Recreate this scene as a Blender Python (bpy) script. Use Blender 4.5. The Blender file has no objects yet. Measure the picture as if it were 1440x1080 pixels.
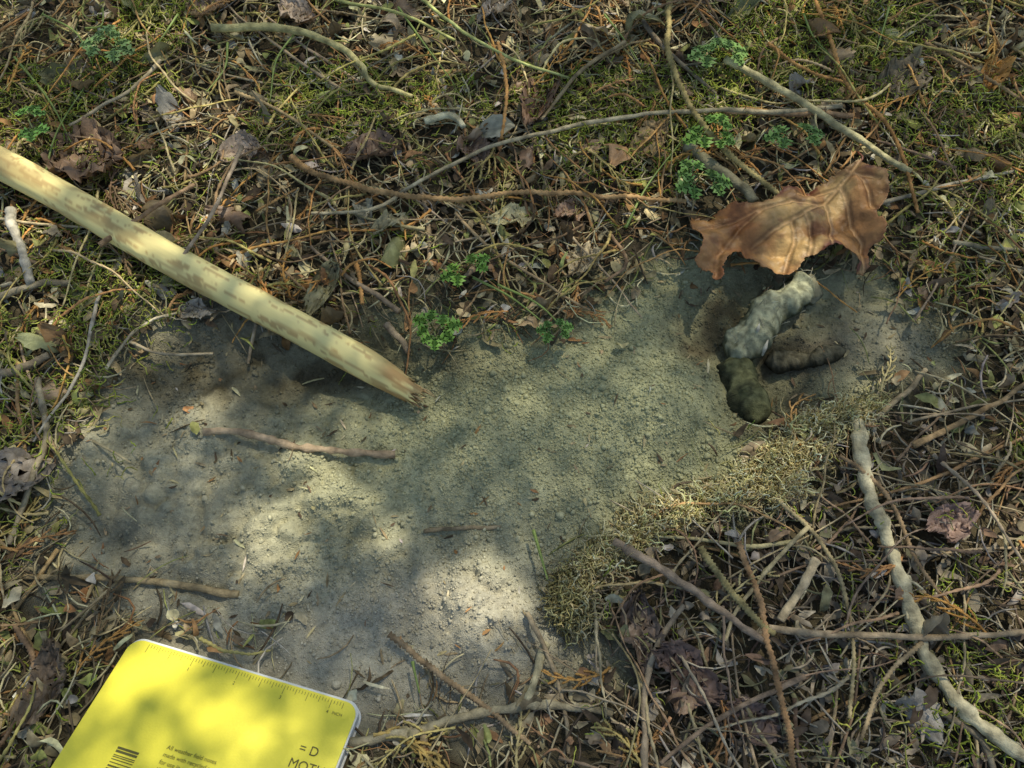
import bpy, math, numpy as np
from mathutils import Vector, Matrix
rng=np.random.default_rng(7)
sc=bpy.context.scene
# ------------------------------------------------------------------ camera
TH=math.radians(66); CH=0.44
FW=np.array([0,math.cos(TH),-math.sin(TH)]); DN=np.array([0,-math.sin(TH),-math.cos(TH)])
cam=bpy.data.cameras.new("camera"); co=bpy.data.objects.new("camera",cam); sc.collection.objects.link(co)
cam.lens=27; cam.sensor_width=36; cam.clip_start=0.01; cam.clip_end=300
co.location=(0,0,CH); co.rotation_euler=(math.radians(90)-TH,0,0); sc.camera=co
sc.view_settings.view_transform='Standard'; sc.view_settings.look='None'; sc.view_settings.exposure=0

def ray(px,py):
    px=np.asarray(px,float);py=np.asarray(py,float)
    u=(px-720)/1080; v=(py-540)/1080
    return np.stack([u, FW[1]+v*DN[1], FW[2]+v*DN[2]],-1)
def PZ(px,py,z=0.0):
    d=ray(px,py); t=(z-CH)/d[...,2]
    return np.stack([d[...,0]*t,d[...,1]*t,CH+d[...,2]*t],-1)
# ------------------------------------------------------------------ noise
def h2(ix,iy,s):
    n=(ix.astype(np.int64)*374761393+iy.astype(np.int64)*668265263+s*974634777)&0x7fffffff
    n=((n^(n>>13))*1274126177)&0x7fffffff
    n=n^(n>>16)
    return (n&0xffff)/65535.0
def vn(x,y,s=0):
    x=np.asarray(x,float);y=np.asarray(y,float)
    ix=np.floor(x);iy=np.floor(y);fx=x-ix;fy=y-iy
    fx=fx*fx*(3-2*fx);fy=fy*fy*(3-2*fy)
    ix=ix.astype(np.int64);iy=iy.astype(np.int64)
    return (h2(ix,iy,s)*(1-fx)+h2(ix+1,iy,s)*fx)*(1-fy)+(h2(ix,iy+1,s)*(1-fx)+h2(ix+1,iy+1,s)*fx)*fy
def fbm(x,y,s=0,o=4):
    a=0;w=.5;t=0
    for i in range(o):
        a=a+w*vn(x,y,s+i*17);t+=w;w*=.5;x,y=x*1.62+y*1.2+3.1,y*1.62-x*1.2+1.7
    return a/t
def vn3(p,s=0):
    return (vn(p[...,0]+p[...,2]*.7,p[...,1]-p[...,2]*.6,s)+vn(p[...,1]+7.3,p[...,2]+p[...,0]*.3,s+5)+vn(p[...,2]-2.1,p[...,0]+9.2,s+9))/3
def ss(x): x=np.clip(x,0,1); return x*x*(3-2*x)
def poly_sdf(x,y,poly,near=False):
    x=np.asarray(x,float);y=np.asarray(y,float)
    best=np.full(x.shape,1e9);ins=np.zeros(x.shape,bool);nx=np.zeros(x.shape);ny=np.zeros(x.shape)
    n=len(poly)
    for i in range(n):
        ax,ay=poly[i];bx,by=poly[(i+1)%n]
        ex,ey=bx-ax,by-ay;L=ex*ex+ey*ey+1e-18
        t=np.clip(((x-ax)*ex+(y-ay)*ey)/L,0,1)
        qx=ax+t*ex;qy=ay+t*ey;d=(x-qx)**2+(y-qy)**2
        m=d<best
        best=np.where(m,d,best)
        if near: nx=np.where(m,qx,nx);ny=np.where(m,qy,ny)
        c=((ay>y)!=(by>y))&(x<(bx-ax)*(y-ay)/((by-ay)+1e-18)+ax)
        ins^=c
    d=np.sqrt(best)*np.where(ins,1,-1)
    return (d,nx,ny) if near else d
# ------------------------------------------------------------------ ground shape
dirt_px=[(225,470),(300,455),(400,470),(470,500),(560,478),(640,485),(720,480),(800,478),(850,462),(868,425),(915,392),(960,372),(1010,372),(1060,380),(1110,385),(1150,395),(1230,420),(1290,440),(1300,500),(1250,540),(1190,560),(1130,580),(1080,620),(1040,660),(990,700),(900,722),(865,765),(810,790),(785,835),(800,880),(820,915),(760,955),(700,985),(600,962),(500,955),(420,935),(340,905),(230,880),(140,830),(95,765),(110,700),(100,620),(150,545),(195,505)]
DP=[tuple(PZ(a,b)[:2]) for a,b in dirt_px]
def g0(px,py): return PZ(px,py)[:2]
def gauss(x,y,px,py,r,ry=None):
    c=g0(px,py); ry=ry or r
    return np.exp(-((x-c[0])/r)**2-((y-c[1])/ry)**2)
# notebook frame
NBT=math.radians(20)
nA=PZ(188,896,.016); nB=PZ(506,992,.016)
nu=(nB-nA);NW=float(np.linalg.norm(nu));nu=nu/NW
npd=np.array([nu[1],-nu[0],0]); npd=npd if npd[1]<0 else -npd
nv=npd*math.cos(NBT)+np.array([0,0,1])*math.sin(NBT)
nn=np.cross(nu,-nv); NL=.178
def nb_as(x,y):
    a=(x-nA[0])*nu[0]+(y-nA[1])*nu[1]; s=((x-nA[0])*npd[0]+(y-nA[1])*npd[1])
    return a,s
def Hmask(x,y):
    d=poly_sdf(x,y,DP)
    d=d+(fbm(x*38,y*38,3,4)-.5)*.055
    return d
LB=[(380,760,.024,.014),(465,712,.02,.013),(545,765,.018,.010),(670,850,.032,.012),(640,830,.012,.007),(135,640,.022,.014),(290,590,.02,.012),(420,655,.016,.009),(720,880,.018,.006),(230,700,.02,.008),(300,820,.025,.007),(350,650,.015,.006)]
def H(x,y,fine=True):
    x=np.asarray(x,float);y=np.asarray(y,float)
    d=Hmask(x,y); m=ss((d+.012)/.024)
    z=.009*(1-ss((d+.036)/.06))
    z=z+.012*(fbm(x*7,y*7,11,3)-.5)
    z=z+.022*ss((y-.26)/.3)+.02*ss((x-.17)/.2)*ss((.22-y)/.2)
    z=z+.017*gauss(x,y,800,590,.065,.05)+.009*gauss(x,y,930,560,.03)+.006*gauss(x,y,660,650,.04,.03)
    z=z-.009*gauss(x,y,350,530,.07,.02)-.008*gauss(x,y,560,760,.05,.015)
    z=z-.015*gauss(x,y,1075,545,.035,.032)+.010*gauss(x,y,1230,500,.04)-.007*gauss(x,y,985,475,.02,.02)
    lw=0
    for a,b,r,k in LB:
        gg=gauss(x,y,a,b,r);z=z+k*gg;lw=lw+gg
    if fine:
        rt=ss((x-g0(520,600)[0])/.05)
        wx=x+.006*(fbm(x*50,y*50,90,2)-.5);wy=y+.006*(fbm(x*50,y*50,95,2)-.5)
        bil_=np.abs(fbm(wx*48,wy*48,44,2)-.5)*2
        bl2=np.abs(fbm(wx*110,wy*110,47,2)-.5)*2
        z=z+m*(.010*(fbm(x*24,y*24,22,3)-.5)+.0055*(fbm(x*85,y*85,31,3)-.5)*(1-.35*rt)+.0015*(vn(x*480,y*480,41)-.5))
        cl=np.clip(1.1*lw+.42*(1-rt),0,1.2)
        z=z+m*cl*(.012*np.minimum(bil_,.5)+.005*np.minimum(bl2,.5)-.004+.003*(fbm(x*190,y*190,49,3)-.5))
        z=z+(1-m)*(.006*(fbm(x*60,y*60,51,3)-.5)+.003*(vn(x*260,y*260,61)-.5))
    a,s=nb_as(x,y)
    dx=np.maximum(np.maximum(-a,a-NW),0);dy=np.maximum(np.maximum(-s,s-NL*.95),0)
    w=1-ss((np.sqrt(dx*dx+dy*dy)-.004)/.045)
    t=nA[2]-.0105+np.tan(NBT)*np.clip(s,0,NL)
    z=z*(1-w)+t*w
    far=ss((np.hypot(x,y-.2)-1.2)/3)
    z=z+far*(.35*(fbm(x*.35,y*.35,71,3)-.5)+.05*(fbm(x*2,y*2,81,2)-.5))
    return z
# sampled grid
GX0,GX1,GY0,GY1,GS=-1.1,1.1,-.7,1.4,.0025
gx=np.arange(GX0,GX1,GS);gy=np.arange(GY0,GY1,GS)
XX,YY=np.meshgrid(gx,gy);HG=H(XX,YY,False);MG=Hmask(XX,YY)
def bil(G,x,y):
    fx=np.clip((x-GX0)/GS,0,len(gx)-1.001);fy=np.clip((y-GY0)/GS,0,len(gy)-1.001)
    ix=fx.astype(int);iy=fy.astype(int);fx=fx-ix;fy=fy-iy
    return (G[iy,ix]*(1-fx)+G[iy,ix+1]*fx)*(1-fy)+(G[iy+1,ix]*(1-fx)+G[iy+1,ix+1]*fx)*fy
Hs=lambda x,y: bil(HG,np.asarray(x,float),np.asarray(y,float))
Ms=lambda x,y: bil(MG,np.asarray(x,float),np.asarray(y,float))
def G(px,py,up=0.0):
    d=ray(px,py);z=np.zeros(d.shape[:-1])
    for i in range(8):
        t=(z-CH)/d[...,2];p=d*t[...,None]+np.array([0,0,CH]);z=Hs(p[...,0],p[...,1])+up
    return p
# ------------------------------------------------------------------ mesh builder
class MB:
    def __init__(s): s.V=[];s.F=[];s.C=[];s.n=0
    def add(s,V,F,C):
        V=np.asarray(V,float).reshape(-1,3);C=np.asarray(C,float)
        if C.ndim==1: C=np.tile(C,(len(V),1))
        s.V.append(V);s.C.append(C.reshape(-1,3))
        s.F.append(np.asarray(F,int)+s.n);s.n+=len(V)
    def build(s,name,mat,smooth=True,parent=None):
        V=np.concatenate(s.V);C=np.concatenate(s.C)
        lv=np.concatenate([f.ravel() for f in s.F]);lt=np.concatenate([np.full(len(f),f.shape[1]) for f in s.F])
        me=bpy.data.meshes.new(name);me.vertices.add(len(V));me.vertices.foreach_set("co",V.astype(np.float32).ravel())
        me.loops.add(len(lv));me.loops.foreach_set("vertex_index",lv.astype(np.int32))
        me.polygons.add(len(lt));me.polygons.foreach_set("loop_start",np.concatenate([[0],np.cumsum(lt)[:-1]]).astype(np.int32))
        me.update(calc_edges=True)
        if smooth: me.polygons.foreach_set("use_smooth",np.ones(len(lt),bool))
        ca=me.color_attributes.new("Col",'FLOAT_COLOR','POINT')
        ca.data.foreach_set("color",np.concatenate([np.clip(C,0,.9),np.ones((len(C),1))],1).astype(np.float32).ravel())
        me.materials.append(mat)
        ob=bpy.data.objects.new(name,me);sc.collection.objects.link(ob)
        if parent: ob.parent=parent
        return ob
def nrm(a): return a/(np.linalg.norm(a,axis=-1,keepdims=True)+1e-12)
def tubes(mb,P,R,S,col):
    P=np.asarray(P,float);N,K,_=P.shape
    R=np.broadcast_to(np.asarray(R,float),(N,K));col=np.asarray(col,float)
    if col.ndim==1: col=np.tile(col,(N,1))
    if col.ndim==2: col=np.repeat(col[:,None,:],K,1)
    T=nrm(np.gradient(P,axis=1))
    ref=np.where((np.abs(T[:,:,2]).mean(1)>.8)[:,None],np.array([1.,0,0]),np.array([0,0,1.]))[:,None,:]
    A=nrm(np.cross(T,np.broadcast_to(ref,T.shape)));B=np.cross(T,A)
    pad=lambda a:np.concatenate([a[:,:1],a,a[:,-1:]],1)
    P=pad(P);A=pad(A);B=pad(B);R=pad(R).copy();col=pad(col);R[:,0]*=.05;R[:,-1]*=.05;K+=2
    an=np.arange(S)/S*2*np.pi
    V=P[:,:,None]+R[:,:,None,None]*(A[:,:,None]*np.cos(an)[:,None]+B[:,:,None]*np.sin(an)[:,None])
    i=np.arange(N)[:,None,None]*K*S;k=np.arange(K-1)[None,:,None]*S;j=np.arange(S)[None,None,:];j2=(j+1)%S
    F=np.stack([i+k+j,i+k+j2,i+k+S+j2,i+k+S+j],-1).reshape(-1,4)
    mb.add(V,F,np.repeat(col[:,:,None],S,2))
def rotm(yaw,pit,rol):
    cy,sy,cp,sp,cr,sr=np.cos(yaw),np.sin(yaw),np.cos(pit),np.sin(pit),np.cos(rol),np.sin(rol)
    z=np.zeros_like(cy);o=np.ones_like(cy)
    Z=np.stack([np.stack([cy,-sy,z],-1),np.stack([sy,cy,z],-1),np.stack([z,z,o],-1)],-2)
    Y=np.stack([np.stack([cp,z,sp],-1),np.stack([z,o,z],-1),np.stack([-sp,z,cp],-1)],-2)
    X=np.stack([np.stack([o,z,z],-1),np.stack([z,cr,-sr],-1),np.stack([z,sr,cr],-1)],-2)
    return Z@Y@X
def leaves(mb,x,y,z,L,W,col,ns=6,nt=4,curl=1.,tilt=.3,jag=.25,yaw=None,cup=None,vein=0):
    N=len(x);s=np.linspace(0,1,ns);t=np.linspace(-1,1,nt)
    S,T=np.meshgrid(s,t,indexing='ij');S=S[None];T=T[None]
    prof=np.sin(np.pi*np.clip(S*.94+.03,0,1))**.6
    J=1+jag*rng.uniform(-1,1,(N,ns,nt))
    X=(S-.5+.05*rng.uniform(-1,1,(N,ns,nt)))*L[:,None,None]
    Yl=T*prof*J*W[:,None,None]*.5
    b=rng.normal(0,1,(N,1,1))*curl; c=(rng.normal(0,1,(N,1,1))*curl if cup is None else cup)
    Zl=b*L[:,None,None]*.5*(S-.5)**2*2+c*W[:,None,None]*.35*T**2*prof+rng.normal(0,.05,(N,ns,nt))*W[:,None,None]
    P=np.stack([X,Yl,Zl],-1)
    R=rotm(rng.uniform(0,6.28,N) if yaw is None else yaw,rng.normal(0,tilt,N),rng.normal(0,tilt,N))
    V=np.einsum('nij,nabj->nabi',R,P)
    mn=V[...,2].min((1,2))
    V+=np.stack([x,y,z-np.minimum(mn,0)*.5],-1)[:,None,None,:]
    i=np.arange(N)[:,None,None]*ns*nt;a=np.arange(ns-1)[None,:,None]*nt;b2=np.arange(nt-1)[None,None,:]
    F=np.stack([i+a+b2,i+a+b2+1,i+a+nt+b2+1,i+a+nt+b2],-1).reshape(-1,4)
    cc=np.repeat(np.repeat(col[:,None,None,:],ns,1),nt,2)*(1+.18*rng.uniform(-1,1,(N,ns,nt,1)))
    if vein: cc=cc*(1-vein*np.exp(-(T/.12)**2)*np.ones((N,1,1)))[...,None]
    mb.add(V,F,cc)
# ------------------------------------------------------------------ materials
def newmat(n):
    m=bpy.data.materials.new(n);m.use_nodes=True;nt=m.node_tree;nt.nodes.clear();return m,nt
def litmat(name,rough=.85,nsc=250,amt=.45,bump=.4,bs=900,trans=0.,spec=.2,stretch=None):
    m,nt=newmat(name);N=nt.nodes.new;L=nt.links.new
    out=N('ShaderNodeOutputMaterial');b=N('ShaderNodeBsdfPrincipled');at=N('ShaderNodeAttribute');at.attribute_name='Col'
    tc=N('ShaderNodeTexCoord');mp=N('ShaderNodeMapping')
    if stretch: mp.inputs['Scale'].default_value=stretch
    L(tc.outputs['Object'],mp.inputs['Vector'])
    n=N('ShaderNodeTexNoise');n.inputs['Scale'].default_value=nsc;n.inputs['Detail'].default_value=4;L(mp.outputs[0],n.inputs['Vector'])
    r=N('ShaderNodeMapRange');r.inputs[1].default_value=.3;r.inputs[2].default_value=.7;r.inputs[3].default_value=1-amt;r.inputs[4].default_value=1+amt*.8
    L(n.outputs['Fac'],r.inputs[0])
    mx=N('ShaderNodeVectorMath');mx.operation='SCALE';L(at.outputs['Color'],mx.inputs[0]);L(r.outputs[0],mx.inputs['Scale'])
    L(mx.outputs[0],b.inputs['Base Color']);b.inputs['Roughness'].default_value=rough;b.inputs['Specular IOR Level'].default_value=spec
    if bump>0:
        n2=N('ShaderNodeTexNoise');n2.inputs['Scale'].default_value=bs;n2.inputs['Detail'].default_value=2;L(mp.outputs[0],n2.inputs['Vector'])
        bp=N('ShaderNodeBump');bp.inputs['Strength'].default_value=bump;bp.inputs['Distance'].default_value=.001;L(n2.outputs['Fac'],bp.inputs['Height']);L(bp.outputs[0],b.inputs['Normal'])
    if trans>0:
        t=N('ShaderNodeBsdfTranslucent');L(mx.outputs[0],t.inputs['Color']);ms=N('ShaderNodeMixShader');ms.inputs[0].default_value=trans
        L(b.outputs[0],ms.inputs[1]);L(t.outputs[0],ms.inputs[2]);L(ms.outputs[0],out.inputs[0])
    else: L(b.outputs[0],out.inputs[0])
    return m
M_lit=litmat("litter_mat",bump=0)
M_twig=litmat("twig_mat",nsc=180,amt=.5,bump=.6)
M_moss=litmat("moss_mat",amt=.35,bump=0,trans=.2)
M_leaf=litmat("dead_leaf_mat",rough=.5,nsc=90,amt=.35,bump=.5,bs=500,trans=.12,spec=.4)
M_green=litmat("herb_mat",rough=.45,nsc=150,amt=.2,bump=0,trans=.35,spec=.4)
M_soil=litmat("crumb_mat",rough=.95,nsc=500,amt=.25,bump=.5,bs=1500,spec=.05)
M_scat=litmat("scat_mat",rough=.95,nsc=260,amt=.4,bump=.8,bs=1500,spec=.03)
M_stick=litmat("peeled_wood_mat",rough=.6,nsc=60,amt=.28,bump=.35,bs=200,spec=.25,stretch=(.12,1,1))
M_canopy=litmat("canopy_leaf_mat",rough=.5,nsc=20,amt=.2,bump=0,trans=.55,spec=.3)
M_bark=litmat("bark_mat",nsc=30,amt=.5,bump=1,bs=60)
# ground material
m,nt=newmat("forest_soil");N=nt.nodes.new;L=nt.links.new
out=N('ShaderNodeOutputMaterial');b=N('ShaderNodeBsdfPrincipled');at=N('ShaderNodeAttribute');at.attribute_name='Col'
tc=N('ShaderNodeTexCoord')
def noise(s,d=5,rg=.6):
    n=N('ShaderNodeTexNoise');n.inputs['Scale'].default_value=s;n.inputs['Detail'].default_value=d;n.inputs['Roughness'].default_value=rg;L(tc.outputs['Object'],n.inputs['Vector']);return n
na=noise(22,6,.65);nb=noise(420,4,.7);nc=noise(1500,1)
r1=N('ShaderNodeMapRange');r1.inputs[1].default_value=.35;r1.inputs[2].default_value=.65;r1.inputs[3].default_value=.78;r1.inputs[4].default_value=1.15;L(na.outputs['Fac'],r1.inputs[0])
r2=N('ShaderNodeMapRange');r2.inputs[1].default_value=.3;r2.inputs[2].default_value=.7;r2.inputs[3].default_value=.74;r2.inputs[4].default_value=1.22;L(nb.outputs['Fac'],r2.inputs[0])
mu=N('ShaderNodeMath');mu.operation='MULTIPLY';L(r1.outputs[0],mu.inputs[0]);L(r2.outputs[0],mu.inputs[1])
sv=N('ShaderNodeVectorMath');sv.operation='SCALE';L(at.outputs['Color'],sv.inputs[0]);L(mu.outputs[0],sv.inputs['Scale']);L(sv.outputs[0],b.inputs['Base Color'])
b.inputs['Roughness'].default_value=.95;b.inputs['Specular IOR Level'].default_value=.05
ad=N('ShaderNodeMath');ad.operation='ADD';L(nb.outputs['Fac'],ad.inputs[0]);L(nc.outputs['Fac'],ad.inputs[1])
bp=N('ShaderNodeBump');bp.inputs['Strength'].default_value=.8;bp.inputs['Distance'].default_value=.0014;L(ad.outputs[0],bp.inputs['Height']);L(bp.outputs[0],b.inputs['Normal'])
L(b.outputs[0],out.inputs[0]);M_ground=m
# ------------------------------------------------------------------ ground mesh
def axis(a,b,st,far):
    c=list(np.arange(a,b,st));s=st;v=c[-1]
    up=[]
    while v<far: s*=1.12;v+=s;up.append(v)
    s=st;v=c[0];dn=[]
    while v>-far: s*=1.12;v-=s;dn.append(v)
    return np.array(dn[::-1]+c+up)
def soilcol(X,Y):
    wB=ss((g0(600,600)[0]-X)/.14)[...,None]
    dc=np.array([.47,.455,.245])*(1-wB)+np.array([.45,.415,.27])*wB
    gr=np.clip(.8*gauss(X,Y,420,930,.2,.05)+.7*gauss(X,Y,640,900,.08),0,1)[...,None]
    dc=dc*(1-gr)+np.array([.46,.42,.30])*gr
    wet_shade=np.clip(1.1*gauss(X,Y,985,480,.024,.022)+1.4*gauss(X,Y,1090,570,.026)+1.1*gauss(X,Y,1040,420,.028,.02)+1.1*gauss(X,Y,1130,490,.035,.022)+1.0*gauss(X,Y,400,515,.09,.026)+.8*gauss(X,Y,250,500,.05,.035)+.6*gauss(X,Y,580,500,.06,.018)+.4*gauss(X,Y,1160,430,.05,.03)+.3*gauss(X,Y,200,760,.05,.03),0,1)[...,None]*(.6+.4*ss((fbm(X*60,Y*60,5,3)-.35)/.3))[...,None]
    dc=dc*(1-wet_shade)+np.array([.145,.122,.068])*wet_shade  # moist soil round the scat, plus shade under the stick painted into the colour
    rs=np.clip(gauss(X,Y,1260,500,.05),0,1)[...,None]
    return dc*(1-.7*rs)+np.array([.32,.28,.20])*.7*rs
ax_=axis(-.5,.5,.0014,60);ay_=axis(-.1,.62,.0014,60)
X,Y=np.meshgrid(ax_,ay_);Z=H(X,Y)
d=Hmask(X,Y);mm=ss((d+.034)/.042)[...,None]
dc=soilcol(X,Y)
sc_=np.array([.10,.080,.045])*(.6+.9*fbm(X*50,Y*50,9,3))[...,None]
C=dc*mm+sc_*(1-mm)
V=np.stack([X,Y,Z],-1);nyy,nxx=X.shape
i=np.arange(nyy-1)[:,None]*nxx;j=np.arange(nxx-1)[None]
F=np.stack([i+j,i+j+1,i+nxx+j+1,i+nxx+j],-1).reshape(-1,4)
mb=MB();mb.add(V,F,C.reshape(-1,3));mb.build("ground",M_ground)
# ------------------------------------------------------------------ helpers for scatter
def in_nb(x,y,mg=.004):
    a,s=nb_as(x,y);return (a>-mg)&(a<NW+mg)&(s>-mg)&(s<NL+mg)
LX0,LX1,LY0,LY1=-.72,.72,-.3,.85
def scatter(n,dens=None,mar=.004):
    X=[];Y=[];c=0
    while c<n:
        x=rng.uniform(LX0,LX1,n*2);y=rng.uniform(LY0,LY1,n*2)
        k=~in_nb(x,y,mar)
        dd=np.maximum(np.abs(x)-.5,0)+np.maximum(y-.62,0)+np.maximum(-.08-y,0)
        k&=rng.uniform(0,1,len(x))<np.exp(-dd*9)
        if dens is not None: k&=rng.uniform(0,1,len(x))<dens(x,y)
        X.append(x[k]);Y.append(y[k]);c+=k.sum()
    return np.concatenate(X)[:n],np.concatenate(Y)[:n]
def litdens(x,y):
    d=Ms(x,y);p=ss((-d+.014)/.042)+.06*ss((.03-d)/.03)
    lf=np.clip(gauss(x,y,150,560,.05)+gauss(x,y,120,720,.04)+gauss(x,y,250,860,.06,.02)+gauss(x,y,700,960,.06,.02),0,1)
    p=p+.14*lf*ss((fbm(x*40,y*40,303,3)-.45)/.15)
    p=p*(1-.6*gauss(x,y,1290,530,.05))
    return np.clip(p,0,1)
def pal(n,cols,w,var=.25):
    cols=np.array(cols);w=np.array(w,float);w/=w.sum()
    c=cols[rng.choice(len(cols),n,p=w)]
    return c*(1+rng.uniform(-var,var,(n,1)))*(1+rng.uniform(-.06,.06,(n,3)))
LC=[(.32,.25,.13),(.48,.38,.19),(.60,.53,.29),(.12,.085,.045),(.50,.45,.34),(.35,.19,.075),(.33,.33,.10)]
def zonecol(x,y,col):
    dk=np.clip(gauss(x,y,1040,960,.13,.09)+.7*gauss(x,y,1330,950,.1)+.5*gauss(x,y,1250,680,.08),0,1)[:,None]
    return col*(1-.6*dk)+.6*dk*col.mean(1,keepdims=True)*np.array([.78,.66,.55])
# flakes
mb=MB()
n=15500;x,y=scatter(n,litdens)
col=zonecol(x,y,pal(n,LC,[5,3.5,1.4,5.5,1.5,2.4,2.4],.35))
leaves(mb,x,y,Hs(x,y)+rng.uniform(0,.008,n),rng.uniform(.004,.017,n),rng.uniform(.0015,.0065,n),col,5,3,.9,.4,.4)
# needles and fibres
n=24000;x,y=scatter(n,litdens);K=5
yaw=rng.uniform(0,6.28,n);Ln=rng.uniform(.008,.032,n);t=np.linspace(-.5,.5,K)
bend=rng.normal(0,.35,n)
lx=t[None]*Ln[:,None];ly=bend[:,None]*Ln[:,None]*(t**2)[None]*2
PX=x[:,None]+lx*np.cos(yaw)[:,None]-ly*np.sin(yaw)[:,None];PY=y[:,None]+lx*np.sin(yaw)[:,None]+ly*np.cos(yaw)[:,None]
PZ_=Hs(PX,PY)+rng.uniform(0.0005,.010,n)[:,None]+rng.normal(0,.15,n)[:,None]*lx
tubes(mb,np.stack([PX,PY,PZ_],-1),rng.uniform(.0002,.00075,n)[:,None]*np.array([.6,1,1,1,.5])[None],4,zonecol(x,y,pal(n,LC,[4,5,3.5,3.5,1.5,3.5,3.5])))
# chips lying on the bare soil
n=320;x,y=scatter(n,lambda x,y:(Ms(x,y)>0.0)*.9)
leaves(mb,x,y,H(x,y)+.0008,rng.uniform(.002,.010,n),rng.uniform(.0006,.002,n),pal(n,LC,[4,3,1.2,4,.6,2,0]),4,3,.4,.15)
mb.build("leaf_litter",M_lit)
# dead leaves medium
def lfdens(x,y):
    return litdens(x,y)*(.45+.55*ss((y-.15)/.2))*(Ms(x,y)<-.008)*(gauss(x,y,1120,310,.075,.05)<.3)
mb=MB()
n=400;x,y=scatter(n,lfdens,.02)
L_=rng.uniform(.010,.034,n)
leaves(mb,x,y,Hs(x,y)+rng.uniform(.001,.006,n),L_,L_*rng.uniform(.3,.7,n),zonecol(x,y,pal(n,[(.40,.29,.15),(.50,.39,.22),(.22,.15,.08),(.46,.41,.30),(.40,.22,.09),(.32,.30,.13)],[4,3,5,1.5,2.4,2])),11,7,1.3,.5,.32,vein=.25)
mb.build("fallen_leaves",M_leaf)
# cedar sprays
mb=MB()
def sprays(n,x,y,Lr,col,branch,rad=.00075,yaw=None):
    K=26;t=np.linspace(0,1,K);Ln=rng.uniform(*Lr,n);yaw=rng.uniform(0,6.28,n) if yaw is None else yaw
    k=rng.normal(0,.9,n);a=yaw[:,None]+k[:,None]*t[None]+.12*np.sin(t[None]*rng.uniform(8,20,n)[:,None])
    dx=np.cos(a)*Ln[:,None]/K;dy=np.sin(a)*Ln[:,None]/K
    PX=x[:,None]+np.cumsum(dx,1)-dx.sum(1)[:,None]/2;PY=y[:,None]+np.cumsum(dy,1)-dy.sum(1)[:,None]/2
    up=rng.uniform(.004,.012,n)
    arch=np.sin(np.pi*t)[None]*rng.uniform(0,.010,n)[:,None]
    PZ_=Hs(PX,PY)+up[:,None]+arch
    nb_=in_nb(PX,PY,.003).any(1);ok=~nb_
    inside=(Ms(PX,PY)>.012).mean(1)>.3;ok&=~(inside&(rng.uniform(0,1,n)<.93))
    P=np.stack([PX,PY,PZ_],-1)
    zig=np.where(np.arange(K)%2==0,1.25,.7)[None]
    R=rad*rng.uniform(.7,1.5,n)[:,None]*zig*(1-.5*t[None])
    tubes(mb,P[ok],R[ok],5,col[ok])
    if branch:
        for bi in range(3,22,2):
            kk=9;s=np.linspace(0,1,kk);side=1 if (bi//2)%2 else -1
            bl=Ln*.28*(1-.6*bi/26)*rng.uniform(.4,1.1,n)
            a2=a[:,bi]+side*rng.uniform(.5,.9,n)
            aa=a2[:,None]-side*.5*s[None]
            bx=P[:,bi,0][:,None]+np.cumsum(np.cos(aa)*bl[:,None]/kk,1);by=P[:,bi,1][:,None]+np.cumsum(np.sin(aa)*bl[:,None]/kk,1)
            bz=P[:,bi,2][:,None]+(Hs(bx,by)-Hs(bx[:,:1],by[:,:1]))*.7-.002*s[None]
            o2=ok&~in_nb(bx,by,.002).any(1)
            tubes(mb,np.stack([bx,by,bz],-1)[o2],(rad*.9*np.where(np.arange(kk)%2==0,1.3,.7)[None]*np.ones((n,1)))[o2],4,col[o2]*.95)
CC=[(.58,.30,.085),(.44,.24,.09),(.46,.37,.12),(.52,.41,.19),(.26,.17,.085)]
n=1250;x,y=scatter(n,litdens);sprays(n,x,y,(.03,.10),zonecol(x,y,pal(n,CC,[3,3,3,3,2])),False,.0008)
n=460;x,y=scatter(n,litdens);sprays(n,x,y,(.025,.06),pal(n,CC,[4,3,3,1,2]),True,.0007)
mb.build("cedar_sprays",M_twig)
# random thin twigs
mb=MB();n=440;x,y=scatter(n,litdens);K=14;t=np.linspace(-.5,.5,K)
yaw=rng.uniform(0,6.28,n);Ln=rng.uniform(.03,.16,n)
wob=np.cumsum(rng.normal(0,.12,(n,K)),1);a=yaw[:,None]+wob*.5
dx=np.cos(a)*Ln[:,None]/K;dy=np.sin(a)*Ln[:,None]/K
PX=x[:,None]+np.cumsum(dx,1)-dx.sum(1)[:,None]/2;PY=y[:,None]+np.cumsum(dy,1)-dy.sum(1)[:,None]/2
hh=Hs(PX,PY);lin=np.linspace(0,1,K)[None];hl=hh[:,:1]*(1-lin)+hh[:,-1:]*lin
lift=np.maximum((hh-hl).max(1),0)[:,None]
PZ_=hh*.5+(hl+lift*.6)*.5+rng.uniform(.003,.011,n)[:,None]
ok=~in_nb(PX,PY,.004).any(1)&((Ms(PX,PY)>.008).mean(1)<.25)
tubes(mb,np.stack([PX,PY,PZ_],-1)[ok],(rng.choice([.0005,.0008,.0012,.0017],n,p=[.38,.35,.21,.06])[:,None]*np.linspace(1.1,.6,K)[None]*rng.uniform(.85,1.15,(n,K)))[ok],7,pal(n,[(.36,.28,.16),(.48,.38,.21),(.22,.15,.09),(.44,.27,.12),(.42,.38,.26)],[4,3,3,3,1.5])[ok])
mb.build("fine_twigs",M_twig)
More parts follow.
